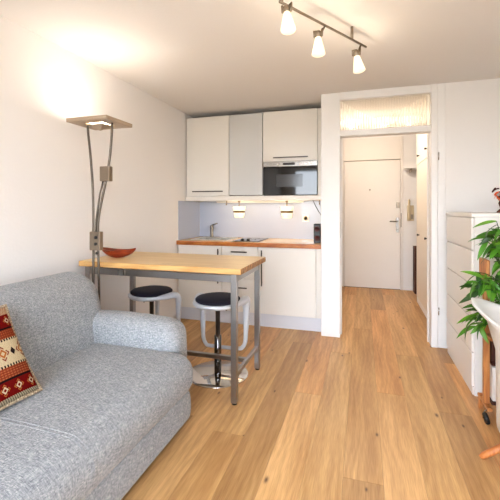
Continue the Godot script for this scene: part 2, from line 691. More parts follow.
func plank(fl: Node, x0: float, x1: float, z0: float, z1: float, m: Material) -> void:
	var st := S()
	st.set_smooth_group(-1)
	var b := 0.0007
	var g := 0.0003
	x0 += g
	x1 -= g
	z0 += g
	z1 -= g
	var u0 := rng.randf_range(0.0, 1.0 - 0.19 / 1.2)
	var v0 := rng.randf_range(0.0, maxf(0.0, 1.0 - (z1 - z0) / 2.4))
	var c := [Vector3(x0, 0, z0), Vector3(x1, 0, z0), Vector3(x1, 0, z1), Vector3(x0, 0, z1)]
	var ins := [Vector3(b, 0, b), Vector3(-b, 0, b), Vector3(-b, 0, -b), Vector3(b, 0, -b)]
	var faces := [[c[0] + ins[0], c[1] + ins[1], c[2] + ins[2], c[3] + ins[3], Vector3.UP]]
	for i in 4:
		var j := (i + 1) % 4
		var lo := Vector3(0, -b, 0)
		var out: Vector3 = -(ins[i] + ins[j])
		faces.append([c[i] + ins[i], c[j] + ins[j], c[j] + lo, c[i] + lo, out + Vector3(0, b, 0)])
		faces.append([c[i] + lo, c[j] + lo, c[j] + Vector3(0, -0.0125, 0), c[i] + Vector3(0, -0.0125, 0), out])
	for f in faces:
		var h: Vector3 = f[4]
		var idx := [0, 1, 2, 0, 2, 3]
		if ((f[0] - f[2]) as Vector3).cross(f[0] - f[1]).dot(h) < 0.0:
			idx = [0, 2, 1, 0, 3, 2]
		for i in idx:
			var p: Vector3 = f[i]
			st.set_uv(Vector2(u0 + (p.x - x0) / 1.2, v0 + (p.z - z0) / 2.4))
			st.add_vertex(p)
	put("plank", st, m, fl)

func hallway() -> void:
	var d := setting("door_2", "plain cream entrance door at the end of the hallway", "door")
	var z := ENTRY
	var st := S()
	bx(st, Vector3(-0.315, 0, z - 0.10), Vector3(-0.298, 2.40, z + 0.012), 0.003)
	bx(st, Vector3(0.560, 0, z - 0.10), Vector3(0.60, 2.40, z + 0.014), 0.003)
	put("door_frame", st, M.door, d)
	box_part("door_leaf", Vector3(-0.294, 0.006, z - 0.05), Vector3(0.557, 2.035, z), M.door, d, 0.004)
	box_part("over_panel", Vector3(-0.298, 2.045, z - 0.05), Vector3(0.560, 2.40, z), M.door, d, 0.004)
	st = S()
	rod(st, Vector3(0.105, 1.57, z - 0.002), Vector3(0.105, 1.57, z + 0.006), 0.012, 12)
	put("peephole", st, M.nickel, d)
	box_part("handle_plate", Vector3(0.497, 0.90, z), Vector3(0.533, 1.13, z + 0.008), M.steel, d, 0.003)
	st = S()
	tube(st, [Vector3(0.515, 1.07, z + 0.004), Vector3(0.515, 1.07, z + 0.045), Vector3(0.50, 1.07, z + 0.052), Vector3(0.40, 1.07, z + 0.052)], 0.010, 8)
	put("lever_handle", st, M.steel, d)
	st = S()
	rod(st, Vector3(0.515, 0.95, z + 0.004), Vector3(0.515, 0.95, z + 0.018), 0.012, 10)
	put("lock_cylinder", st, M.steel, d)
	box_part("bolt_lock", Vector3(0.50, 1.28, z), Vector3(0.545, 1.37, z + 0.02), M.nickel, d, 0.003)
	box_part("door_closer_strip", Vector3(0.563, 0.98, z + 0.014), Vector3(0.575, 1.20, z + 0.018), M.nickel, d, 0.001)
	st = S()
	bx(st, Vector3(0.60, 0, z), Vector3(RIGHT, 0.07, z + 0.012), 0.003)
	setting_mesh("baseboard_entry", st, M.frame, "white skirting in the hallway alcove", "baseboard")
	# built-in wardrobe on the right
	var w := thing("built_in_wardrobe", "cream built-in wardrobe with small dark knobs along the hallway", "wardrobe", Vector3(0.70, 0, -4.75))
	var z0 := -5.50 + 4.75
	var z1 := FRONT - 0.125 + 4.75
	box_part("carcass", Vector3(0.022, 0.0, z0), Vector3(0.675, CEIL - 0.002, z1), M.wardrobe, w, 0.002)
	box_part("base_strip", Vector3(0.004, 0.0, z0), Vector3(0.022, 0.08, z1), M.frame, w, 0.002)
	for i in 2:
		var a := z0 + 0.002 + i * (z1 - z0) * 0.5
		var b := a + (z1 - z0) * 0.5 - 0.004
		var lo := box_part("door", Vector3(0.0, 0.085, a), Vector3(0.022, 1.855, b), M.wardrobe, w, 0.003)
		var up := box_part("door", Vector3(0.0, 1.861, a), Vector3(0.022, CEIL - 0.01, b), M.wardrobe, w, 0.003)
		var kz := -0.49 if i == 0 else a + 0.05
		for e in [[lo, 0.93], [up, 1.96]]:
			st = S()
			lathe(st, [Vector2(0, 0), Vector2(0.007, 0), Vector2(0.007, 0.012), Vector2(0.014, 0.018), Vector2(0.013, 0.028), Vector2(0, 0.031)], 10, Transform3D(Basis(Vector3(0, 0, 1), PI / 2), Vector3(0, e[1], kz)))
			put("knob", st, M.dark, e[0])
	# alcove: hat shelf, entry phone, dark umbrella box
	var sh := thing("hat_shelf", "narrow white hat shelf with bracket in the hallway alcove", "shelf", Vector3(0.60, 1.875, ENTRY))
	box_part("board", Vector3(0.0, 0.0, 0.0), Vector3(0.64, 0.022, 0.24), M.frame, sh, 0.003)
	box_part("bracket", Vector3(0.085, -0.05, 0.0), Vector3(0.10, 0.0, 0.20), M.nickel, sh, 0.002)
	var ph := thing("entry_phone", "ivory entry phone with handset on the alcove wall", "intercom", Vector3(0.70, 1.08, ENTRY))
	box_part("housing", Vector3(-0.045, 0.0, 0.0), Vector3(0.05, 0.24, 0.035), M.ivory, ph, 0.006)
	st = S()
	tube(st, [Vector3(-0.02, 0.02, 0.04), Vector3(-0.02, 0.04, 0.06), Vector3(-0.02, 0.17, 0.06), Vector3(-0.02, 0.30, 0.05), Vector3(-0.02, 0.33, 0.035)], [0.018, 0.018, 0.013, 0.018, 0.015], 8)
	put("handset", st, M.ivory, ph)
	box_part("button_panel", Vector3(0.008, 0.03, 0.035), Vector3(0.042, 0.10, 0.038), M.nickel, ph, 0.001)
	var um := thing("umbrella_box", "tall dark brown umbrella box in the hallway alcove", "box", Vector3(0.825, 0.0, ENTRY + 0.14))
	st = S()
	for s in [-1.0, 1.0]:
		bx(st, Vector3(-0.09 if s < 0 else 0.075, 0, -0.1), Vector3(-0.075 if s < 0 else 0.09, 0.70, 0.1), 0.003)
		bx(st, Vector3(-0.075, 0, -0.1 if s < 0 else 0.085), Vector3(0.075, 0.70, -0.085 if s < 0 else 0.1), 0.003)
	put("sides", st, M.book, um)
	box_part("bottom", Vector3(-0.075, 0.0, -0.085), Vector3(0.075, 0.02, 0.085), M.book, um, 0.0)
	# ceiling lamp
	var l := thing("hall_ceiling_lamp", "round white ceiling lamp seen through the reeded glass", "lamp", Vector3(0.06, CEIL, -4.95))
	st = S()
	lathe(st, [Vector2(0, -0.02), Vector2(0.15, -0.02), Vector2(0.15, 0.0), Vector2(0, 0.0)], 24)
	put("base_plate", st, M.white_plastic, l)
	st = S()
	lathe(st, [Vector2(0, -0.09), Vector2(0.06, -0.086), Vector2(0.11, -0.068), Vector2(0.135, -0.04), Vector2(0.14, -0.02), Vector2(0, -0.02)], 24)
	M.hall_glow = glow(Color(1.0, 0.95, 0.88), 0.9)
	put("lamp_glass", st, M.hall_glow, l)
	omni("hall_light", Vector3(0, -0.055, 0), Color(1.0, 0.94, 0.87), 0.62, 0.05, l)

func glow(c: Color, e: float) -> StandardMaterial3D:
	var m := mat(Color(0.95, 0.93, 0.90), 0.4)
	m.emission_enabled = true
	m.emission = c
	m.emission_energy_multiplier = e
	return m

# ------------------------------------------------------------------ kitchen
func bar_handle(a: Vector3, b: Vector3, parent: Node) -> void:
	# flat bar on two posts, standing 3 cm off the front (towards +z)
	var st := S()
	var off := Vector3(0, 0, 0.028)
	var dir := (b - a).normalized()
	var half := Vector3(0.0065, 0.0065, 0.005)
	var lo := a.min(b) + off - half
	var hi := a.max(b) + off + half
	bx(st, lo, hi, 0.0015)
	for p in [a + dir * 0.03, b - dir * 0.03]:
		rod(st, p - Vector3(0, 0, 0.001), p + off, 0.004, 8)
	put("handle", st, M.handle, parent)

func kitchen() -> void:
	var zf := -3.845
	var st := S()
	# three base units
	var spans := [[-2.045, -1.505], [-1.501, -1.087], [-1.083, -0.463]]
	var names := ["white base cabinet under the sink with one door", "white base cabinet with two drawers under the hob", "white base cabinet with one wide door beside the hallway pillar"]
	for i in 3:
		var x0: float = spans[i][0]
		var x1: float = spans[i][1]
		var u := thing("base_cabinet", names[i], "cabinet", Vector3((x0 + x1) * 0.5, 0.14, KBACK), "kitchen base cabinets")
		var hw := (x1 - x0) * 0.5
		var dz := zf - KBACK
		box_part("body", Vector3(-hw, 0.0, 0.0), Vector3(hw, 0.63 if i == 0 else 0.726, dz - 0.02), M.body, u, 0.002)
		if i == 1:
			var d1 := box_part("drawer", Vector3(-hw + 0.0015, 0.36, dz - 0.02), Vector3(hw - 0.0015, 0.717, dz), M.cream, u, 0.003)
			var d2 := box_part("drawer", Vector3(-hw + 0.0015, 0.003, dz - 0.02), Vector3(hw - 0.0015, 0.356, dz), M.cream, u, 0.003)
			bar_handle(Vector3(-0.085, 0.66, dz), Vector3(0.085, 0.66, dz), d1)
			bar_handle(Vector3(-0.085, 0.27, dz), Vector3(0.085, 0.27, dz), d2)
		else:
			var d := box_part("door", Vector3(-hw + 0.0015, 0.003, dz - 0.02), Vector3(hw - 0.0015, 0.717, dz), M.cream, u, 0.003)
			var hx := hw - 0.035 if i == 0 else -hw + 0.045
			bar_handle(Vector3(hx, 0.31, dz), Vector3(hx, 0.68, dz), d)
	box_part("filler_panel", Vector3(-0.462, 0.14, KBACK), Vector3(-0.403, 0.866, zf - 0.012), M.cream, self, 0.002)
	tag(get_node("filler_panel"), "narrow cream filler strip between base cabinet and pillar", "panel")
	var pl := box_part("plinth", Vector3(LEFT + 0.002, 0.0, -3.885), Vector3(-0.4025, 0.138, -3.868), M.plinth, self, 0.002)
	tag(pl, "long bluish white plinth under the base cabinets", "plinth")
	# worktop with a cut-out for the sink
	var wt := thing("worktop", "oiled wooden worktop with reddish front edge over base cabinets", "worktop", Vector3(-1.22, 0.867, KBACK))
	var ox := -1.22
	var sx0 := -1.93 - ox
	var sx1 := -1.50 - ox
	var sz0 := 0.10
	var sz1 := 0.47
	var fx0 := LEFT + 0.001 - ox
	var fx1 := -0.403 - ox
	var dep := -3.825 - KBACK
	st = S()
	bx(st, Vector3(fx0, 0, 0), Vector3(fx1, 0.04, sz0), 0.0)
	bx(st, Vector3(fx0, 0, sz1), Vector3(fx1, 0.04, dep), 0.0)
	bx(st, Vector3(fx0, 0, sz0), Vector3(sx0, 0.04, sz1), 0.0)
	bx(st, Vector3(sx1, 0, sz0), Vector3(fx1, 0.04, sz1), 0.0)
	put("board", st, M.worktop, wt)
	box_part("front_edge", Vector3(fx0, -0.006, dep), Vector3(fx1, 0.0395, dep + 0.012), M.worktop_edge, wt, 0.003)
	# backsplash panels
	var bs := box_part("backsplash", Vector3(LEFT + 0.008, 0.908, KBACK + 0.001), Vector3(-0.4035, 1.364, KBACK + 0.008), M.splash, self, 0.0)
	tag(bs, "glossy pale blue backsplash panel behind the worktop", "backsplash")
	bs = box_part("backsplash", Vector3(LEFT + 0.001, 0.908, KBACK + 0.009), Vector3(LEFT + 0.006, 1.364, -3.86), M.splash, self, 0.0)
	tag(bs, "pale blue backsplash panel on the left side wall beside the sink", "backsplash")
	# sink
	var sk := thing("kitchen_sink", "stainless steel sink let into the worktop", "sink", Vector3(-1.715, 0.907, -4.165))
	st = S()
	var a := Vector2(0.215, 0.185)
	bx(st, Vector3(-a.x - 0.015, 0.0, -a.y - 0.015), Vector3(-a.x + 0.02, 0.005, a.y + 0.015), 0.002)
	bx(st, Vector3(a.x - 0.02, 0.0, -a.y - 0.015), Vector3(a.x + 0.015, 0.005, a.y + 0.015), 0.002)
	bx(st, Vector3(-a.x + 0.02, 0.0, -a.y - 0.015), Vector3(a.x - 0.02, 0.005, -a.y + 0.03), 0.002)
	bx(st, Vector3(-a.x + 0.02, 0.0, a.y - 0.02), Vector3(a.x - 0.02, 0.005, a.y + 0.015), 0.002)
	bx(st, Vector3(-0.02, 0.0, -a.y + 0.03), Vector3(0.02, 0.005, a.y - 0.02), 0.002)
	put("rim", st, M.sink, sk)
	for s in [-1.0, 1.0]:
		st = S()
		var x0 := -a.x + 0.02 if s < 0 else 0.02
		var x1 := -0.02 if s < 0 else a.x - 0.02
		bx(st, Vector3(x0 - 0.003, -0.12, -a.y + 0.027), Vector3(x0, 0.0, a.y - 0.017), 0.0)
		bx(st, Vector3(x1, -0.12, -a.y + 0.027), Vector3(x1 + 0.003, 0.0, a.y - 0.017), 0.0)
		bx(st, Vector3(x0, -0.12, -a.y + 0.027), Vector3(x1, 0.0, -a.y + 0.03), 0.0)
		bx(st, Vector3(x0, -0.12, a.y - 0.02), Vector3(x1, 0.0, a.y - 0.017), 0.0)
		bx(st, Vector3(x0, -0.123, -a.y + 0.03), Vector3(x1, -0.12, a.y - 0.02), 0.0)
		put("basin", st, M.sink, sk)
	var fc := thing("kitchen_tap", "chrome mixer tap behind the sink", "tap", Vector3(-1.85, 0.907, -4.385))
	st = S()
	lathe(st, [Vector2(0, 0), Vector2(0.027, 0), Vector2(0.025, 0.01), Vector2(0.021, 0.015), Vector2(0.021, 0.13), Vector2(0.018, 0.15), Vector2(0, 0.152)], 16)
	put("body", st, M.steel, fc)
	st = S()
	tube(st, [Vector3(0, 0.10, 0), Vector3(0.03, 0.125, 0.05), Vector3(0.06, 0.13, 0.11), Vector3(0.07, 0.122, 0.15), Vector3(0.072, 0.10, 0.16)], [0.013, 0.012, 0.011, 0.011, 0.012], 10)
	put("spout", st, M.steel, fc)
	st = S()
	tube(st, [Vector3(0, 0.148, 0), Vector3(0.03, 0.165, 0.0), Vector3(0.08, 0.178, 0.01)], [0.011, 0.008, 0.007], 8)
	put("lever", st, M.steel, fc)
	# hob
	var hb := thing("ceramic_hob", "two ring glass hob with two front knobs in the worktop", "hob", Vector3(-1.245, 0.907, -4.13))
	box_part("frame", Vector3(-0.155, 0.0, -0.23), Vector3(0.155, 0.005, 0.25), M.steel, hb, 0.002)
	box_part("glass", Vector3(-0.148, 0.005, -0.223), Vector3(0.148, 0.009, 0.243), M.hob, hb, 0.002)
	for x in [-0.05, 0.02]:
		st = S()
		lathe(st, [Vector2(0, 0.009), Vector2(0.02, 0.009), Vector2(0.018, 0.028), Vector2(0.015, 0.031), Vector2(0, 0.031)], 14, Transform3D(Basis(), Vector3(x, 0, 0.19)))
		put("knob", st, M.dark, hb)
	for z in [-0.10, 0.07]:
		st = S()
		var ring := []
		for k in 28:
			var w := TAU * k / 28
			ring.append(Vector3(cos(w) * 0.075, 0.0092, z + sin(w) * 0.075))
		tube(st, ring, 0.0012, 5, true)
		put("cooking_ring", st, M.steel, hb)
	# wall units
	var zu := -4.05
	var dz := zu - KBACK
	var u1 := thing("wall_cabinet", "cream wall cabinet with bar handle next to the left wall", "cabinet", Vector3(-1.768, 1.42, KBACK), "kitchen wall cabinets")
	box_part("body", Vector3(-0.274, 0.0, 0.0), Vector3(0.274, 0.94, dz - 0.02), M.body, u1, 0.002)
	var dr := box_part("door", Vector3(-0.272, 0.003, dz - 0.02), Vector3(0.272, 0.94, dz), M.cream, u1, 0.003)
	bar_handle(Vector3(-0.175, 0.055, dz), Vector3(0.20, 0.055, dz), dr)
	var u2 := thing("wall_cabinet", "wall cabinet with glossy pale grey glass door and no handle", "cabinet", Vector3(-1.29, 1.42, KBACK), "kitchen wall cabinets")
	box_part("body", Vector3(-0.201, 0.0, 0.0), Vector3(0.201, 0.94, dz - 0.02), M.body, u2, 0.002)
	box_part("door", Vector3(-0.199, 0.008, dz - 0.02), Vector3(0.199, 0.94, dz), M.gloss, u2, 0.003)
	box_part("door_rail", Vector3(-0.199, 0.0, dz - 0.02), Vector3(0.199, 0.007, dz + 0.001), M.steel, u2, 0.001)
	var u3 := thing("wall_cabinet", "cream wall cabinet with bar handle above the microwave", "cabinet", Vector3(-0.778, 1.80, KBACK), "kitchen wall cabinets")
	box_part("body", Vector3(-0.307, 0.0, 0.0), Vector3(0.307, 0.565, dz - 0.02), M.body, u3, 0.002)
	dr = box_part("door", Vector3(-0.305, 0.003, dz - 0.02), Vector3(0.305, 0.565, dz), M.cream, u3, 0.003)
	bar_handle(Vector3(-0.175, 0.04, dz), Vector3(0.20, 0.04, dz), dr)
	var fp := box_part("filler_panel", Vector3(-0.47, 1.42, KBACK), Vector3(-0.403, 2.36, zu - 0.006), M.cream, self, 0.002)
	tag(fp, "narrow cream filler strip between microwave and hallway pillar", "panel")
	var pel := box_part("light_pelmet", Vector3(LEFT + 0.007, 1.365, zu - 0.38), Vector3(-0.403, 1.418, zu + 0.012), M.cream, self, 0.003)
	tag(pel, "long cream pelmet board under the wall cabinets", "pelmet")
	# built-in microwave
	var mw := thing("microwave", "built-in black glass microwave with steel control strip", "microwave", Vector3(-0.778, 1.421, KBACK))
	box_part("casing", Vector3(-0.303, 0.0, 0.01), Vector3(0.303, 0.376, dz - 0.022), M.dark, mw, 0.002)
	box_part("door_glass", Vector3(-0.303, 0.004, dz - 0.022), Vector3(0.303, 0.318, dz + 0.002), M.black_glass, mw, 0.003)
	box_part("viewing_window", Vector3(-0.155, 0.095, dz + 0.002), Vector3(0.145, 0.235, dz + 0.0026), M.mesh_window, mw, 0.0)
	var cs := box_part("control_strip", Vector3(-0.303, 0.321, dz - 0.022), Vector3(0.303, 0.376, dz + 0.003), M.steel, mw, 0.003)
	box_part("display", Vector3(-0.075, 0.335, dz + 0.003), Vector3(0.06, 0.362, dz + 0.0042), M.black_glass, cs, 0.0)
	for x in [-0.13, 0.11]:
		st = S()
		rod(st, Vector3(x, 0.348, dz + 0.002), Vector3(x, 0.348, dz + 0.016), 0.013, 14)
		put("knob", st, M.chrome, cs)
	for k in 3:
		box_part("button", Vector3(0.165 + k * 0.04, 0.342, dz + 0.003), Vector3(0.19 + k * 0.04, 0.354, dz + 0.006), M.chrome, cs, 0.001)
	# small glass pendants under the pelmet
	for i in 2:
		var p := thing("under_cabinet_lamp", ["small lit glass lamp with metal band hanging above the hob", "small lit glass lamp with metal band hanging beside the wall socket"][i], "lamp", Vector3([-1.395, -0.825][i], 1.365, -4.13), "hanging kitchen lamps")
		st = S()
		lathe(st, [Vector2(0, -0.02), Vector2(0.016, -0.02), Vector2(0.016, -0.002), Vector2(0, -0.002)], 12)
		rod(st, Vector3(0, -0.068, 0), Vector3(0, -0.018, 0), 0.007, 8)
		put("stem", st, M.nickel, p)
		st = S()
		lathe(st, [Vector2(0, -0.20), Vector2(0.050, -0.20), Vector2(0.056, -0.19), Vector2(0.066, -0.135), Vector2(0.074, -0.072), Vector2(0.07, -0.066), Vector2(0, -0.064)], 24)
		put("lamp_glass", st, glow(Color(1.0, 0.88, 0.66), 0.55), p)
		st = S()
		var ring := []
		for k in 28:
			var w := TAU * k / 28
			ring.append(Vector3(cos(w) * 0.0665, -0.128, sin(w) * 0.0665))
		tube(st, ring, 0.012, 8, true, Vector2(1.0, 0.4))
		put("band", st, M.brass, p)
		omni("lamp_light", Vector3(0, -0.14, 0), Color(1.0, 0.88, 0.70), 0.055, 0.05, p)
	var led := thing("under_cabinet_strip", "slim white light strip under the pelmet above the worktop", "lamp", Vector3(-1.22, 1.365, -4.36))
	box_part("housing", Vector3(-0.55, -0.016, -0.02), Vector3(0.55, -0.0005, 0.02), M.white_plastic, led, 0.002)
	box_part("light_diffuser", Vector3(-0.54, -0.020, -0.016), Vector3(0.54, -0.0162, 0.016), glow(Color(1.0, 0.94, 0.84), 0.15), led, 0.0)
	var al := AreaLight3D.new()
	al.name = "strip_light"
	al.area_size = Vector2(1.06, 0.03)
	al.light_color = Color(1.0, 0.93, 0.82)
	al.light_energy = 0.065
	al.area_range = 12.0
	al.shadow_enabled = true
	led.add_child(al)
	al.position = Vector3(0, -0.023, 0)
	al.rotation.x = -PI / 2
	for x in [-1.54, -0.455]:
		var hk := thing("hook", "small metal hook under the pelmet " + ("above the sink" if x < -1 else "beside the pillar"), "hook", Vector3(x, 1.365, -4.10))
		st = S()
		rod(st, Vector3(0, -0.03, 0), Vector3(0, 0.0, 0), 0.006, 8)
		put("stem", st, M.nickel, hk)
		st = S()
		tube(st, [Vector3(0, -0.03, 0), Vector3(0, -0.045, 0.006), Vector3(0, -0.05, 0.018), Vector3(0, -0.042, 0.028)], 0.005, 8)
		put("tip", st, M.nickel, hk)
	var cb := S()
	tube(cb, [Vector3(-0.53, 1.366, -4.12), Vector3(-0.505, 1.31, -4.12), Vector3(-0.47, 1.24, -4.14), Vector3(-0.44, 1.19, -4.20), Vector3(-0.43, 1.10, -4.35), Vector3(-0.43, 0.912, -4.40)], 0.004, 8)
	tag(put("power_cable", cb, M.rubber, self), "thin black cable hanging from the pelmet to the worktop", "cable")
	# socket and speaker
	var so := thing("wall_socket", "white round wall socket on the pale backsplash", "socket", Vector3(-0.655, 1.155, KBACK + 0.008))
	box_part("cover", Vector3(-0.041, -0.041, 0.0), Vector3(0.041, 0.041, 0.009), M.white_plastic, so, 0.003)
	st = S()
	lathe(st, [Vector2(0, 0), Vector2(0.02, 0), Vector2(0.024, 0.006), Vector2(0.027, 0.006), Vector2(0.027, -0.002), Vector2(0, -0.002)], 20, Transform3D(Basis(Vector3(1, 0, 0), PI / 2), Vector3(0, 0, 0.009)))
	put("insert", st, M.ivory, so)
	var sp := thing("table_speaker", "tall dark speaker box standing on the worktop end", "speaker", Vector3(-0.465, 0.907, -4.0))
	box_part("cabinet", Vector3(-0.036, 0.0, -0.05), Vector3(0.036, 0.205, 0.05), M.dark, sp, 0.006)
	for y in [0.055, 0.15]:
		st = S()
		lathe(st, [Vector2(0, 0.001), Vector2(0.016, 0.001), Vector2(0.024, 0.006), Vector2(0.029, 0.004), Vector2(0.029, -0.002), Vector2(0, -0.002)], 18, Transform3D(Basis(Vector3(1, 0, 0), PI / 2), Vector3(0, y, 0.05)))
		put("driver", st, M.maroon, sp)

# ------------------------------------------------------------------ bar table and stools
func dining() -> void:
	var t := thing("bar_table", "high table with pale butcher-block top on a steel frame against the wall", "table", Vector3(-1.375, 0, -2.553))
	var hx := 0.63
	var hz := 0.313
	# top: staves on the broad faces, side grain along, end grain across
	var st := S()
	st.set_smooth_group(-1)
	for y in [0.852, 0.89]:
		var n := Vector3.UP if y > 0.87 else Vector3.DOWN
		var p := [Vector3(-hx, y, -hz), Vector3(hx, y, -hz), Vector3(hx, y, hz), Vector3(-hx, y, hz)]
		var idx := [0, 1, 2, 0, 2, 3]
		if ((p[0] - p[2]) as Vector3).cross(p[0] - p[1]).dot(n) < 0.0:
			idx = [0, 2, 1, 0, 3, 2]
		for i in idx:
			var q: Vector3 = p[i]
			st.set_uv(Vector2((q.x + hx) / 1.3, (q.z + hz) / 0.66))
			st.add_vertex(q)
	var top := put("tabletop", st, M.maple, t)
	for sg in [-1.0, 1.0]:
		box_part("long_edge", Vector3(-hx, 0.8522, sg * hz - 0.006 - sg * 0.004), Vector3(hx, 0.8898, sg * hz + 0.006 - sg * 0.004), M.maple_side, top, 0.003)
		box_part("end_grain", Vector3(sg * hx - 0.006 - sg * 0.005, 0.8521, -hz), Vector3(sg * hx + 0.006 - sg * 0.005, 0.8899, hz), M.maple_end, top, 0.002)
	var lx := 0.573
	var lz := 0.273
	for sx in [-1.0, 1.0]:
		for sz in [-1.0, 1.0]:
			st = S()
			bx(st, Vector3(sx * lx - 0.02, 0.012, sz * lz - 0.02), Vector3(sx * lx + 0.02, 0.85, sz * lz + 0.02), 0.003)
			var leg := put("leg", st, M.frame_steel, t)
			st = S()
			lathe(st, [Vector2(0, 0), Vector2(0.017, 0), Vector2(0.018, 0.012), Vector2(0, 0.012)], 12, Transform3D(Basis(), Vector3(sx * lx, 0, sz * lz)))
			put("foot_glide", st, M.rubber, leg)
	for sz in [-1.0, 1.0]:
		box_part("apron_rail", Vector3(-lx + 0.02, 0.795, sz * lz - 0.013), Vector3(lx - 0.02, 0.842, sz * lz + 0.013), M.frame_steel, t, 0.002)
	for sx in [-1.0, 1.0]:
		box_part("apron_rail", Vector3(sx * lx - 0.013, 0.795, -lz + 0.02), Vector3(sx * lx + 0.013, 0.842, lz - 0.02), M.frame_steel, t, 0.002)
		box_part("side_stretcher", Vector3(sx * lx - 0.012, 0.165, -lz + 0.02), Vector3(sx * lx + 0.012, 0.195, lz - 0.02), M.frame_steel, t, 0.002)
	box_part("foot_bar", Vector3(-lx + 0.012, 0.165, -0.015), Vector3(lx - 0.012, 0.195, 0.015), M.frame_steel, t, 0.002)
	for x in [-0.31, -0.265]:
		box_part("clip", Vector3(x, 0.798, lz + 0.013), Vector3(x + 0.014, 0.838, lz + 0.017), M.steel, t, 0.001)
	# boat-shaped bowl
	st = S()
	var rings := []
	for k in 13:
		var s := -1.0 + 2.0 * k / 12.0
		var w := 0.062 * pow(maxf(1.0 - absf(s) * absf(s), 0.0), 0.6) + 0.004
		var lift := 0.055 + 0.018 * s * s
		var low := 0.004 + 0.046 * pow(absf(s), 2.2)
		var ring := PackedVector3Array()
		ring.append(Vector3(s * 0.135, lift, -w))
		ring.append(Vector3(s * 0.132, low + (lift - low) * 0.4, -w * 0.86))
		ring.append(Vector3(s * 0.125, low, -w * 0.45))
		ring.append(Vector3(s * 0.125, low, w * 0.45))
		ring.append(Vector3(s * 0.132, low + (lift - low) * 0.4, w * 0.86))
		ring.append(Vector3(s * 0.135, lift, w))
		ring.append(Vector3(s * 0.130, lift - 0.001, w * 0.86))
		ring.append(Vector3(s * 0.124, low + (lift - low) * 0.4, w * 0.70))
		ring.append(Vector3(s * 0.118, low + 0.005, 0.0))
		ring.append(Vector3(s * 0.124, low + (lift - low) * 0.4, -w * 0.70))
		ring.append(Vector3(s * 0.130, lift - 0.001, -w * 0.86))
		rings.append(ring)
	loft(st, rings, false, false)
	var bowl := put("wooden_bowl", st, M.clay, self)
	bowl.position = Vector3(-1.845, 0.887, -2.49)
	bowl.rotation.y = 0.12
	bowl.scale = Vector3(1.08, 1.12, 1.1)
	tag(bowl, "reddish brown boat-shaped bowl on the table end by the wall", "bowl")
	# stools
	var s1 := stool("round bar stool with dark cushion standing nearer the hallway pillar", Vector3(-1.07, 0, -2.655), 0.03)
	var s2: Node3D = s1.duplicate()
	s2.name = "bar_stool_001"
	add_child(s2, true)
	s2.position = Vector3(-1.70, 0, -2.735)
	s2.rotation.y = -0.55
	s2.set_meta("label", "round bar stool with dark cushion tucked behind the sofa arm")

func stool(label: String, at: Vector3, turn: float) -> Node3D:
	var s := thing("bar_stool", label, "stool", at, "bar stools at the high table")
	s.rotation.y = turn
	var st := S()
	lathe(st, [Vector2(0, 0), Vector2(0.228, 0), Vector2(0.235, 0.003), Vector2(0.235, 0.007), Vector2(0.230, 0.010), Vector2(0.06, 0.0135), Vector2(0.035, 0.018), Vector2(0, 0.018)], 56)
	put("base", st, M.chrome, s)
	st = S()
	lathe(st, [Vector2(0, 0.018), Vector2(0.027, 0.018), Vector2(0.027, 0.30), Vector2(0.024, 0.302), Vector2(0.018, 0.303), Vector2(0.018, 0.545), Vector2(0, 0.545)], 20)
	put("column", st, M.column, s)
	var y := 0.555
	st = S()
	lathe(st, [Vector2(0, y - 0.022), Vector2(0.135, y - 0.022), Vector2(0.178, y - 0.018), Vector2(0.191, y - 0.006), Vector2(0.191, y + 0.008), Vector2(0.185, y + 0.013), Vector2(0, y + 0.012)], 40)
	put("seat_ring", st, M.satin, s)
	st = S()
	lathe(st, [Vector2(0, y + 0.012), Vector2(0.165, y + 0.012), Vector2(0.172, y + 0.020), Vector2(0.172, y + 0.030), Vector2(0.160, y + 0.041), Vector2(0.10, y + 0.048), Vector2(0, y + 0.050)], 40)
	put("cushion", st, M.navy, s)
	# loop: both arms leave the ring, bend down and meet in the foot rest
	var path := []
	var rad := []
	var w := 0.186
	var pts := [Vector3(w - 0.025, y, 0.03), Vector3(w - 0.006, y + 0.004, -0.04), Vector3(w, y + 0.010, -0.095), Vector3(w, y + 0.002, -0.128), Vector3(w, y - 0.035, -0.145), Vector3(w, y - 0.10, -0.148), Vector3(w - 0.003, 0.30, -0.146), Vector3(w - 0.008, 0.215, -0.144), Vector3(w - 0.03, 0.172, -0.142), Vector3(w - 0.07, 0.158, -0.141)]
	var rr := [0.026, 0.034, 0.037, 0.037, 0.034, 0.028, 0.020, 0.017, 0.016, 0.0155]
	for i in pts.size():
		path.append(pts[i])
		rad.append(rr[i])
	for i in range(pts.size() - 1, -1, -1):
		path.append(Vector3(-pts[i].x, pts[i].y, pts[i].z))
		rad.append(rr[i])
	# smooth the path
	var cv := Curve3D.new()
	for i in path.size():
		var a: Vector3 = path[maxi(i - 1, 0)]
		var b: Vector3 = path[mini(i + 1, path.size() - 1)]
		var tg := (b - a) * 0.16
		cv.add_point(path[i], -tg, tg)
	var fine := []
	var fr := []
	for i in path.size() - 1:
		for q in 4:
			fine.append(cv.sample(i, q / 4.0))
			fr.append(lerpf(rad[i], rad[i + 1], q / 4.0))
	fine.append(path[path.size() - 1])
	fr.append(rad[rad.size() - 1])
	st = S()
	tube(st, fine, fr, 12, false, Vector2(0.72, 1.0))
	put("foot_rest_loop", st, M.satin, s)
	st = S()
	tube(st, [Vector3(0.0, y - 0.016, 0.02), Vector3(0.05, y - 0.02, 0.06), Vector3(0.10, y - 0.022, 0.11), Vector3(0.115, y - 0.022, 0.125)], 0.005, 8)
	put("height_lever", st, M.steel, s)
	return s

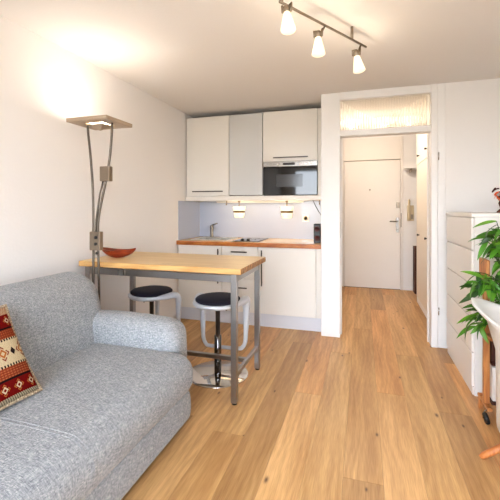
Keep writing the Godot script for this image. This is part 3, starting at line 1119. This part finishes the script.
# ------------------------------------------------------------------ sofa, cushion, floor lamp
func sofa_corner() -> void:
	var s := thing("sofa", "blue-grey melange fabric sofa along the left wall", "sofa", Vector3(-1.45, 0, -0.95))
	var o := Vector3(1.45, 0, 0.95)
	var zn := 0.12
	var zf := -2.075
	var st := S()
	var zc := (zn + zf) * 0.5
	pillow(st, Vector3(-1.465, 0.155, zc) + o, Vector3(0.505, 0.115, (zn - zf) * 0.5), 0.06, func(p: Vector3) -> Vector3:
		if p.x > 0.0:
			p.x += 0.02 * (1.0 - pow(p.y / 0.115, 2.0)) * smoothstep(0.3, 0.505, p.x)
			p.z += 0.12 * smoothstep(-0.9, -1.1, p.z) * smoothstep(0.0, 0.5, p.x)
		return p)
	put("base", st, M.sofa, s)
	for x in [-1.93, -1.10]:
		for z in [zf + 0.07, zn - 0.07]:
			st = S()
			lathe(st, [Vector2(0, 0), Vector2(0.02, 0), Vector2(0.026, 0.05), Vector2(0, 0.05)], 12, Transform3D(Basis(), Vector3(x, 0, z) + o))
			put("foot", st, M.dark, s)
	# seat cushion, bulging at the front
	var sz0 := zf + 0.135
	var sz1 := zn - 0.02
	var sh := Vector3(0.368, 0.116, (sz1 - sz0) * 0.5)
	var sc := Vector3(-1.262, 0.352, (sz0 + sz1) * 0.5)
	var bulge := func(p: Vector3) -> Vector3:
		var e := 1.0 - pow(absf(p.z) / sh.z, 6.0)
		p.y += 0.012 * e * (1.0 - pow(p.x / sh.x, 2.0)) * (1.0 if p.y > 0.0 else 0.0)
		return p
	st = S()
	pillow(st, sc + o, sh, 0.108, bulge, 8, 10)
	put("seat_cushion", st, M.sofa, s)
	# stitched seam across the seat and down its front
	st = S()
	for dzs in [0.0, 0.017]:
		var path := []
		for k in 30:
			var q := k / 29.0
			var p := Vector3.ZERO
			var core := Vector3(sh.x - 0.108, sh.y - 0.108, 0)
			if q < 0.6:
				p = Vector3(lerpf(-0.30, core.x, q / 0.6), sh.y, 0)
			else:
				var w := (q - 0.6) / 0.4 * PI * 0.56
				p = Vector3(core.x + sin(w) * 0.108, core.y + cos(w) * 0.108, 0)
			p.z = -1.075 + dzs - sc.z
			p = bulge.call(p)
			path.append(sc + o + p)
		tube(st, path, 0.0017, 6)
	put("seam", st, M.sofa, s)
	# arm rest at the table end
	st = S()
	pillow(st, Vector3(-1.43, 0.405, zf + 0.105) + o, Vector3(0.41, 0.205, 0.105), 0.085, func(p: Vector3) -> Vector3:
		p.y += 0.02 * (1.0 - pow(p.x / 0.41, 2.0)) * clampf(p.y / 0.2, 0.0, 1.0)
		p.x += 0.012 * (1.0 - pow(p.y / 0.205, 2.0)) * clampf(p.x / 0.41, 0.0, 1.0)
		return p, 7, 8)
	put("arm_rest", st, M.sofa, s)
	# leaning back
	var bh := Vector3(0.155, 0.30, (zn - zf) * 0.5 - 0.005)
	st = S()
	pillow(st, Vector3(-1.745, 0.57, zc) + o, bh, 0.15, func(p: Vector3) -> Vector3:
		var e := 1.0 - pow(absf(p.z) / bh.z, 8.0)
		if p.x > 0.0:
			p.x += 0.025 * e * (1.0 - pow(p.y / bh.y, 2.0))
		p.x -= 0.20 * p.y
		return p, 8, 12)
	put("back_rest", st, M.sofa, s)
	# kilim cushion leaning on the back
	var c := thing("kilim_cushion", "square cushion with red and cream kilim bands leaning on the sofa", "cushion", Vector3(-1.345, 0.487, -1.075))
	var up := Vector3(-0.50, 0.866, 0).normalized()
	var bas := Basis(Vector3(0, 0, -1), up, Vector3(0, 0, -1).cross(up))
	c.basis = bas
	st = S()
	st.set_smooth_group(0)
	var n := 20
	var hs := 0.203
	var at := func(i: int, j: int, side: float) -> Vector3:
		var a := -1.0 + 2.0 * i / n
		var b := -1.0 + 2.0 * j / n
		var th := 0.062 * pow(maxf(1.0 - a * a, 0.0), 0.45) * pow(maxf(1.0 - b * b, 0.0), 0.45)
		return Vector3(a * hs * (1.0 - 0.085 * (1.0 - b * b)), hs + b * hs * (1.0 - 0.06 * (1.0 - a * a)), side * th)
	for side in [1.0, -1.0]:
		for i in n:
			for j in n:
				var ij := [[i, j], [i + 1, j], [i + 1, j + 1], [i, j + 1]]
				var p := []
				for q in ij:
					p.append(at.call(q[0], q[1], side))
				var idx := [0, 1, 2, 0, 2, 3]
				if ((p[0] - p[2]) as Vector3).cross(p[0] - p[1]).dot(Vector3(0, 0, side)) < 0.0:
					idx = [0, 2, 1, 0, 3, 2]
				for q in idx:
					st.set_uv(Vector2(float(ij[q][0]) / n, 1.0 - float(ij[q][1]) / n))
					st.add_vertex(p[q])
	put("cover", st, M.kilim, c)
	st = S()
	var edge := []
	for i in n:
		edge.append(at.call(i, 0, 1.0))
	for i in n:
		edge.append(at.call(n, i, 1.0))
	for i in n:
		edge.append(at.call(n - i, n, 1.0))
	for i in n:
		edge.append(at.call(0, n - i, 1.0))
	tube(st, edge, 0.008, 7, true)
	put("braid", st, M.fringe, c)
	floor_lamp()

func floor_lamp() -> void:
	var z := -2.165
	var l := thing("floor_lamp", "tall metal uplighter floor lamp with square head and two bent rods", "floor lamp", Vector3(-1.797, 0, z))
	var o := Vector3(1.81, 0, 0)
	var st := S()
	bx(st, Vector3(-0.11, 0.0, -0.06), Vector3(0.11, 0.016, 0.06), 0.004)
	put("base", st, M.nickel, l)
	var k := 0.985
	var ra := [Vector3(-1.825, 0.012, 0), Vector3(-1.825, 0.62, 0), Vector3(-1.825, 1.10, 0), Vector3(-1.826, 1.28, 0), Vector3(-1.832, 1.46, 0), Vector3(-1.850, 1.66, 0), Vector3(-1.868, 1.80, 0), Vector3(-1.872, 1.868, 0)]
	var rb := [Vector3(-1.776, 0.012, 0), Vector3(-1.776, 0.62, 0), Vector3(-1.786, 1.08, 0), Vector3(-1.782, 1.20, 0), Vector3(-1.758, 1.32, 0), Vector3(-1.722, 1.46, 0), Vector3(-1.690, 1.62, 0), Vector3(-1.673, 1.78, 0), Vector3(-1.670, 1.868, 0)]
	var rc := [Vector3(-1.805, 1.05, 0), Vector3(-1.800, 1.20, 0), Vector3(-1.770, 1.38, 0), Vector3(-1.735, 1.50, 0)]
	for path in [ra, rb]:
		var cv := Curve3D.new()
		for i in path.size():
			var a: Vector3 = path[maxi(i - 1, 0)]
			var b: Vector3 = path[mini(i + 1, path.size() - 1)]
			cv.add_point(path[i] + o, -(b - a) * 0.15, (b - a) * 0.15)
		var fine := []
		for i in path.size() - 1:
			for q in 4:
				fine.append(cv.sample(i, q / 4.0))
		fine.append(path[path.size() - 1] + o)
		st = S()
		tube(st, fine, 0.0082, 10)
		put("rod", st, M.rod, l)
	st = S()
	tube(st, rc.map(func(p: Vector3) -> Vector3: return p + o), 0.006, 8)
	put("adjusting_rod", st, M.rod, l)
	var cw := box_part("counterweight", Vector3(-1.757, 1.465, -0.02) + o, Vector3(-1.678, 1.568, 0.022) + o, M.nickel, l, 0.004)
	var jb := box_part("clamp_box", Vector3(-1.842, 0.985, -0.02) + o, Vector3(-1.757, 1.115, 0.022) + o, M.nickel, l, 0.004)
	for y in [1.03, 1.075]:
		st = S()
		rod(st, Vector3(-1.785, y, 0.02) + o, Vector3(-1.785, y, 0.030) + o, 0.011, 12)
		put("dial", st, M.dark, jb)
	st = S()
	rod(st, Vector3(-1.787, 0.965, 0.0) + o, Vector3(-1.787, 0.965, 0.016) + o, 0.010, 10)
	put("clamp_screw", st, M.dark, l)
	# square head, open in the middle: tray frame, glass, reflector pyramid underneath
	var hd := Node3D.new()
	hd.name = "lamp_head"
	l.add_child(hd)
	hd.position = Vector3(-1.803, 1.872, -0.045) + o
	var hx := 0.165
	var hz := 0.145
	st = S()
	bx(st, Vector3(-hx, 0, -hz), Vector3(-hx + 0.09, 0.012, hz), 0.002)
	bx(st, Vector3(hx - 0.09, 0, -hz), Vector3(hx, 0.012, hz), 0.002)
	bx(st, Vector3(-hx + 0.09, 0, -hz), Vector3(hx - 0.09, 0.012, -hz + 0.075), 0.002)
	bx(st, Vector3(-hx + 0.09, 0, hz - 0.075), Vector3(hx - 0.09, 0.012, hz), 0.002)
	bx(st, Vector3(-hx, 0.012, -hz), Vector3(-hx + 0.006, 0.026, hz), 0.001)
	bx(st, Vector3(hx - 0.006, 0.012, -hz), Vector3(hx, 0.026, hz), 0.001)
	bx(st, Vector3(-hx + 0.006, 0.012, -hz), Vector3(hx - 0.006, 0.026, -hz + 0.006), 0.001)
	bx(st, Vector3(-hx + 0.006, 0.012, hz - 0.006), Vector3(hx - 0.006, 0.026, hz), 0.001)
	put("tray", st, M.lamp_metal, hd)
	st = S()
	var py := []
	for e in [[0.062, -0.004], [0.004, -0.040]]:
		py.append(PackedVector3Array([Vector3(-e[0], e[1], -e[0] * 0.85), Vector3(e[0], e[1], -e[0] * 0.85), Vector3(e[0], e[1], e[0] * 0.85), Vector3(-e[0], e[1], e[0] * 0.85)]))
	loft(st, py, false, false)
	for sx in [-1.0, 1.0]:
		rod(st, Vector3(sx * 0.05, -0.005, 0), Vector3(sx * 0.085, 0.004, 0), 0.003, 6)
	put("reflector", st, M.lamp_metal, hd)
	st = S()
	bx(st, Vector3(-0.085, 0.0135, -0.07), Vector3(0.085, 0.019, 0.07), 0.001)
	put("lamp_glass", st, glow(Color(1.0, 0.93, 0.84), 6.0), hd)
	var a := AreaLight3D.new()
	a.name = "uplight"
	a.area_size = Vector2(0.17, 0.14)
	a.light_color = Color(1.0, 0.95, 0.89)
	a.light_energy = 0.19
	a.area_range = 12.0
	a.shadow_enabled = true
	hd.add_child(a)
	a.position = Vector3(0, 0.023, 0)
	a.rotation.x = PI / 2

# ------------------------------------------------------------------ right side
func right_side() -> void:
	# chest of drawers
	var c := thing("chest_of_drawers", "tall white chest of five handleless drawers beside the hallway opening", "dresser", Vector3(0.712, 0, -3.25))
	var z0 := -3.66 + 3.25
	var z1 := -2.86 + 3.25
	box_part("carcass", Vector3(0.018, 0.0, z0 + 0.002), Vector3(0.655, 1.218, z1 - 0.012), M.lacquer, c, 0.002)
	box_part("side_panel", Vector3(0.014, 0.0, z1 - 0.0115), Vector3(0.655, 1.218, z1 + 0.006), M.lacquer, c, 0.002)
	box_part("top", Vector3(-0.004, 1.219, z0 - 0.004), Vector3(0.66, 1.245, z1 + 0.01), M.lacquer, c, 0.003)
	var ys := [0.055, 0.29, 0.522, 0.754, 0.990, 1.216]
	for i in 5:
		box_part("drawer", Vector3(0.0, ys[i] + 0.004, z0), Vector3(0.018, ys[i + 1] - 0.004, z1 - 0.012), M.lacquer, c, 0.004)
	box_part("kick_board", Vector3(0.006, 0.0, z0), Vector3(0.018, 0.056, z1 - 0.012), M.lacquer, c, 0.002)
	# flower ornament on the chest
	var f := thing("flower_ornament", "orange flower ornament on a twisted brown stem on the white chest", "ornament", Vector3(0.99, 1.245, -3.20))
	var st := S()
	lathe(st, [Vector2(0, 0), Vector2(0.032, 0), Vector2(0.028, 0.010), Vector2(0.012, 0.026), Vector2(0, 0.032)], 16)
	put("base", st, M.bark, f)
	st = S()
	var tw := []
	var rd := []
	for k in 26:
		var q := k / 25.0
		tw.append(Vector3(cos(q * 9.0) * 0.010, 0.025 + q * 0.10, sin(q * 9.0) * 0.010))
		rd.append(0.010 + 0.004 * sin(q * 14.0))
	tube(st, tw, rd, 8)
	put("stem", st, M.bark, f)
	st = S()
	lathe(st, [Vector2(0, 0.122), Vector2(0.018, 0.122), Vector2(0.032, 0.135), Vector2(0.026, 0.152), Vector2(0, 0.156)], 14)
	put("collar", st, M.satin, f)
	var pet := leaf_mesh(0.075, 0.020, 0.25)
	for k in 14:
		var o := MeshInstance3D.new()
		o.name = "petal"
		o.mesh = pet
		o.material_override = M.orange if k % 5 != 3 else M.maroon
		f.add_child(o, true)
		o.position = Vector3(0, 0.16, 0)
		o.basis = Basis(Vector3.UP, TAU * k / 14.0 * 2.0 + 0.3) * Basis(Vector3(1, 0, 0), -0.35 - 0.42 * (k % 3))
	st = S()
	var curl := []
	for k in 14:
		var q := k / 13.0
		curl.append(Vector3(-0.02 - 0.045 * sin(q * 2.6), 0.16 + 0.02 * q + 0.02 * cos(q * 5.0), 0.02))
	tube(st, curl, 0.005, 6)
	put("tendril", st, M.maroon, f)
	trolley()
	plant()
	armchair()

func leaf_mesh(l: float, w: float, droop: float) -> ArrayMesh:
	# lance-shaped blade along -z with a folded middle and a drooping tip
	var st := S()
	st.set_smooth_group(0)
	var n := 6
	for i in n:
		var row := []
		for k in 2:
			var q := float(i + k) / n
			var wd := w * pow(sin(PI * minf(0.06 + q * 0.94, 1.0)), 0.8) * (1.0 - 0.35 * q)
			var y := 0.10 * l * q - droop * l * q * q
			row.append([Vector3(-wd, y + wd * 0.28, -q * l), Vector3(0, y, -q * l), Vector3(wd, y + wd * 0.28, -q * l)])
		for sd in 2:
			quad(st, row[0][sd], row[0][sd + 1], row[1][sd + 1], row[1][sd], Vector3.UP)
	st.generate_normals()
	st.index()
	return st.commit()

func trolley() -> void:
	var t := thing("wooden_trolley", "narrow wooden trolley on casters beside the white chest", "trolley", Vector3(0.72, 0, -2.615))
	var zs := [0.092, -0.085]
	for x in [0.0, 0.44]:
		box_part("post", Vector3(x - 0.016, 0.092, 0.014), Vector3(x + 0.016, 0.80, 0.046), M.beech, t, 0.003)
		box_part("side_board", Vector3(x - 0.011, 0.80, -0.075), Vector3(x + 0.011, 0.965, 0.065), M.beech, t, 0.003)
		box_part("foot_bar", Vector3(x - 0.014, 0.072, -0.10), Vector3(x + 0.014, 0.0915, 0.105), M.beech, t, 0.003)
	for y in [0.10, 0.335, 0.505]:
		box_part("shelf", Vector3(0.0165 if y < 0.5 else -0.012, y, -0.075 if y < 0.5 else -0.09), Vector3(0.4235 if y < 0.5 else 0.452, y + 0.016, 0.075 if y < 0.5 else 0.15), M.beech if y > 0.5 else M.book, t, 0.002)
	for x in [0.0, 0.44]:
		box_part("foot", Vector3(x - 0.011, 0.0, -0.098), Vector3(x + 0.011, 0.072, -0.072), M.beech, t, 0.002)
		for z in [zs[0]]:
			var cs := Node3D.new()
			cs.name = "caster"
			t.add_child(cs, true)
			cs.position = Vector3(x - 0.022, 0, z)
			var st := S()
			tube(st, [Vector3(0.016, 0.080, 0), Vector3(-0.004, 0.070, 0.004), Vector3(-0.014, 0.058, 0.014), Vector3(-0.015, 0.033, 0.018)], 0.004, 8)
			put("fork", st, M.steel, cs)
			st = S()
			lathe(st, [Vector2(0, -0.012), Vector2(0.028, -0.012), Vector2(0.033, -0.006), Vector2(0.033, 0.006), Vector2(0.028, 0.012), Vector2(0, 0.012)], 18, Transform3D(Basis(Vector3(0, 0, 1), PI / 2 + 0.25), Vector3(0.0, 0.034, 0.018)))
			put("wheel", st, M.rubber, cs)
	var b := box_part("storage_box", Vector3(-0.20, 0.0, -0.056), Vector3(0.19, 0.205, 0.06), M.lacquer, self, 0.004)
	b.position = Vector3(0.945, 0.117, -2.615)
	tag(b, "white storage box on the bottom shelf of the trolley", "box")
	var x := 0.742
	var labels := ["dark brown folder standing on the trolley shelf, at the outer post", "white folder standing on the trolley shelf between brown ones", "dark brown folder standing on the trolley shelf, behind the white folder"]
	for k in 3:
		var w: float = [0.022, 0.028, 0.030][k]
		var bk := thing("folder", labels[k], "folder", Vector3(x, 0.3515, -2.615), "folders on the trolley")
		box_part("cover", Vector3(0, 0, -0.07), Vector3(w, 0.130 + 0.006 * k, 0.06), [M.book, M.paper, M.bark][k], bk, 0.002)
		box_part("pages", Vector3(0.004, 0.004, 0.0601), Vector3(w - 0.004, 0.122 + 0.006 * k, 0.062), M.paper if k == 1 else M.book, bk, 0.0)
		x += w + 0.002

func plant() -> void:
	var p := thing("potted_palm", "leafy green potted plant standing on the wooden trolley", "plant", Vector3(0.85, 0.521, -2.56))
	var st := S()
	lathe(st, [Vector2(0, 0), Vector2(0.06, 0), Vector2(0.082, 0.14), Vector2(0.088, 0.142), Vector2(0.088, 0.165), Vector2(0.08, 0.165), Vector2(0.076, 0.14), Vector2(0, 0.14)], 28)
	put("pot", st, M.bark, p)
	st = S()
	lathe(st, [Vector2(0, 0.1385), Vector2(0.075, 0.1385), Vector2(0.073, 0.148), Vector2(0, 0.152)], 20)
	put("soil", st, M.soil, p)
	var leaves := [leaf_mesh(0.14, 0.018, 0.30), leaf_mesh(0.115, 0.019, 0.15), leaf_mesh(0.10, 0.016, 0.45), leaf_mesh(0.13, 0.020, 0.45)]
	var r := RandomNumberGenerator.new()
	r.seed = 23
	var count := 0
	for k in 84:
		var yaw := TAU * k * 0.381966
		var out := 0.215 * sqrt(maxf(k - 21.5, 0.5) / 62.0)
		var tall := lerpf(0.54, -0.04, pow(out / 0.215, 2.0)) + r.randf_range(-0.05, 0.05)
		if k < 22:   # arching stems that hang out over the front of the trolley, towards the room
			yaw = PI - r.randf_range(0.20, 0.62)
			out = r.randf_range(0.12, 0.23)
			tall = r.randf_range(-0.10, 0.26)
		var dir := Vector3(cos(yaw), 0, sin(yaw) * 0.72)
		var path := []
		for q in 7:
			var s := q / 6.0
			path.append(dir * (0.03 + out * s * s) + Vector3(0, 0.14 + tall * s + 0.22 * s * (1.0 - s), 0))
		var hits := false
		for q in 6:
			hits = hits or through_board(path[q], path[q + 1])
		if hits:
			continue
		st = S()
		tube(st, path, [0.0045, 0.004, 0.004, 0.0035, 0.003, 0.0025, 0.002], 6)
		put("stem", st, M.stem, p)
		for q in 10:
			var s := 0.45 + 0.55 * q / 9.0
			var i := mini(int(s * 6.0), 5)
			var at: Vector3 = path[i].lerp(path[i + 1], s * 6.0 - i)
			var turn := -yaw - PI / 2 + (1.0 if q % 2 == 0 else -1.0) * r.randf_range(0.4, 1.7)
			if q == 9:
				turn = -yaw - PI / 2
			var bas := Basis(Vector3.UP, turn) * Basis(Vector3(1, 0, 0), r.randf_range(-0.9, 0.45)) * Basis(Vector3(0, 0, 1), r.randf_range(-1.1, 1.1)) * Basis.from_scale(Vector3.ONE * r.randf_range(0.75, 1.1))
			var which := r.randi() % 4
			var tone := r.randi() % 4
			var tip: Vector3 = at + bas * Vector3(0, 0, -0.14)
			# clear of the chest behind, the chair in front and the trolley's frame
			if tip.z < -0.28 or at.z < -0.26 or (tip.z > (0.10 if k >= 22 else 0.15) and tip.y < 0.29) or tip.x < -0.335 or (k >= 22 and tip.x < -0.17 and tip.y < 0.16) or count >= 290 or through_board(at, tip):
				continue
			var o := MeshInstance3D.new()
			o.name = "leaf"
			o.mesh = leaves[which]
			o.material_override = M.leaves[tone]
			p.add_child(o, true)
			o.transform = Transform3D(bas, at)
			count += 1

# whether a stem or leaf of the plant would pass through the trolley's near side frame
func through_board(a: Vector3, b: Vector3) -> bool:
	for k in 9:
		var p := a.lerp(b, k / 8.0)
		if absf(p.x + 0.13) < 0.026 and p.z > -0.14 and p.z < 0.018 and p.y < 0.455:
			return true
	return false

func armchair() -> void:
	# white tub chair: thin flared shell, open towards the window, on splayed wooden legs
	var c := thing("tub_chair", "white tub armchair with flared rim on splayed wooden legs", "chair", Vector3(0.965, 0, -2.09))
	var rings := []
	var n := 40
	for k in n:
		var w := TAU * k / n
		# flare towards the trolley side, lower towards the room
		var tip := exp(-pow(wrapf(w - 3.60, -PI, PI) / 0.42, 2.0))
		var open := smoothstep(0.15, 0.9, cos(w - 1.2))
		var top := 0.715 + 0.075 * tip - 0.24 * open
		var fl := 0.335 + 0.105 * tip
		var d := Vector3(cos(w), 0, sin(w))
		var sh := 0.325
		var low := 0.13
		var outer := [[0.20, low], [sh - 0.03, low + 0.005], [sh, low + 0.05], [sh + 0.002, 0.36], [sh + 0.004, minf(0.56, top - 0.10)], [lerpf(sh, fl, 0.5), top - 0.05], [fl + 0.004, top - 0.016], [fl + 0.008, top - 0.004], [fl + 0.002, top], [fl - 0.012, top - 0.006], [lerpf(sh, fl, 0.4) - 0.02, top - 0.06], [sh - 0.025, minf(0.54, top - 0.11)], [sh - 0.04, 0.42], [0.20, 0.40]]
		var r := PackedVector3Array()
		for e in outer:
			r.append(d * e[0] + Vector3(0, e[1], 0))
		rings.append(r)
	var st := S()
	loft(st, rings, true)
	put("shell", st, M.white_plastic, c)
	st = S()
	lathe(st, [Vector2(0, 0.131), Vector2(0.21, 0.131), Vector2(0.21, 0.399), Vector2(0, 0.40)], 28)
	put("seat_block", st, M.white_plastic, c)
	st = S()
	lathe(st, [Vector2(0, 0.40), Vector2(0.25, 0.401), Vector2(0.27, 0.415), Vector2(0.265, 0.44), Vector2(0.2, 0.455), Vector2(0, 0.46)], 28)
	put("seat_pad", st, M.paper, c)
	for k in 4:
		var w := 3.33 + k * PI / 2
		st = S()
		var d := Vector3(cos(w), 0, sin(w))
		tube(st, [d * 0.392 + Vector3(0, 0.0, 0), d * 0.382 + Vector3(0, 0.012, 0), d * 0.20 + Vector3(0, 0.165, 0)], [0.014, 0.016, 0.021], 12)
		put("leg", st, M.dowel, c)

# ------------------------------------------------------------------ ceiling track
func ceiling_track() -> void:
	var a := Vector3(-0.41, 2.34, -1.86)
	var b := Vector3(0.019, 2.34, -2.553)
	var l := thing("ceiling_spot_rail", "brushed metal ceiling rail with three lit white glass spotlights", "ceiling lamp", Vector3(-0.2, CEIL, -2.2))
	var o := -l.position
	var st := S()
	rod(st, a + o, b + o, 0.007, 10)
	put("rail", st, M.nickel, l)
	for t in [0.02, 0.80]:
		var p := a.lerp(b, t)
		st = S()
		rod(st, p + o, Vector3(p.x, CEIL, p.z) + o, 0.009, 10)
		put("ceiling_post", st, M.nickel, l)
	var heads := [[Vector3(-0.382, 2.34, -1.90), Vector3(-0.366, 2.275, -1.828), Vector3(-0.352, 2.155, -1.80)], [Vector3(-0.213, 2.34, -2.19), Vector3(-0.247, 2.278, -2.15), Vector3(-0.243, 2.165, -2.135)], [Vector3(-0.012, 2.34, -2.50), Vector3(-0.042, 2.278, -2.485), Vector3(-0.024, 2.17, -2.475)]]
	for h in heads:
		var sp := Node3D.new()
		sp.name = "spotlight"
		l.add_child(sp, true)
		sp.position = h[1] + o
		var up: Vector3 = (h[1] - h[2]).normalized()
		var side := up.cross(Vector3(0, 0, 1)).normalized()
		var bas := Basis(side, up, side.cross(up))
		st = S()
		var hang: Vector3 = h[0] - h[1]
		tube(st, [hang, hang * 0.55 + Vector3(0, -0.012, 0), Vector3(0.024, 0.03, 0), Vector3(0.022, -0.012, 0)], 0.006, 8)
		tube(st, [hang * 0.4 + Vector3(-0.008, 0, 0), Vector3(-0.024, 0.02, 0), Vector3(-0.021, -0.014, 0)], 0.006, 8)
		put("bracket", st, M.nickel, sp)
		st = S()
		lathe(st, [Vector2(0, -0.022), Vector2(0.019, -0.022), Vector2(0.019, 0.012), Vector2(0.014, 0.018), Vector2(0, 0.018)], 16, Transform3D(bas, Vector3.ZERO))
		put("socket", st, M.nickel, sp)
		st = S()
		lathe(st, [Vector2(0, -0.121), Vector2(0.034, -0.122), Vector2(0.038, -0.119), Vector2(0.034, -0.098), Vector2(0.020, -0.032), Vector2(0.017, -0.022), Vector2(0, -0.022)], 22, Transform3D(bas, Vector3.ZERO))
		put("glass_shade", st, glow(Color(1.0, 0.91, 0.74), 0.62), sp)
		omni("spot_light", bas * Vector3(0, -0.08, 0), Color(1.0, 0.93, 0.82), 0.03, 0.03, sp)
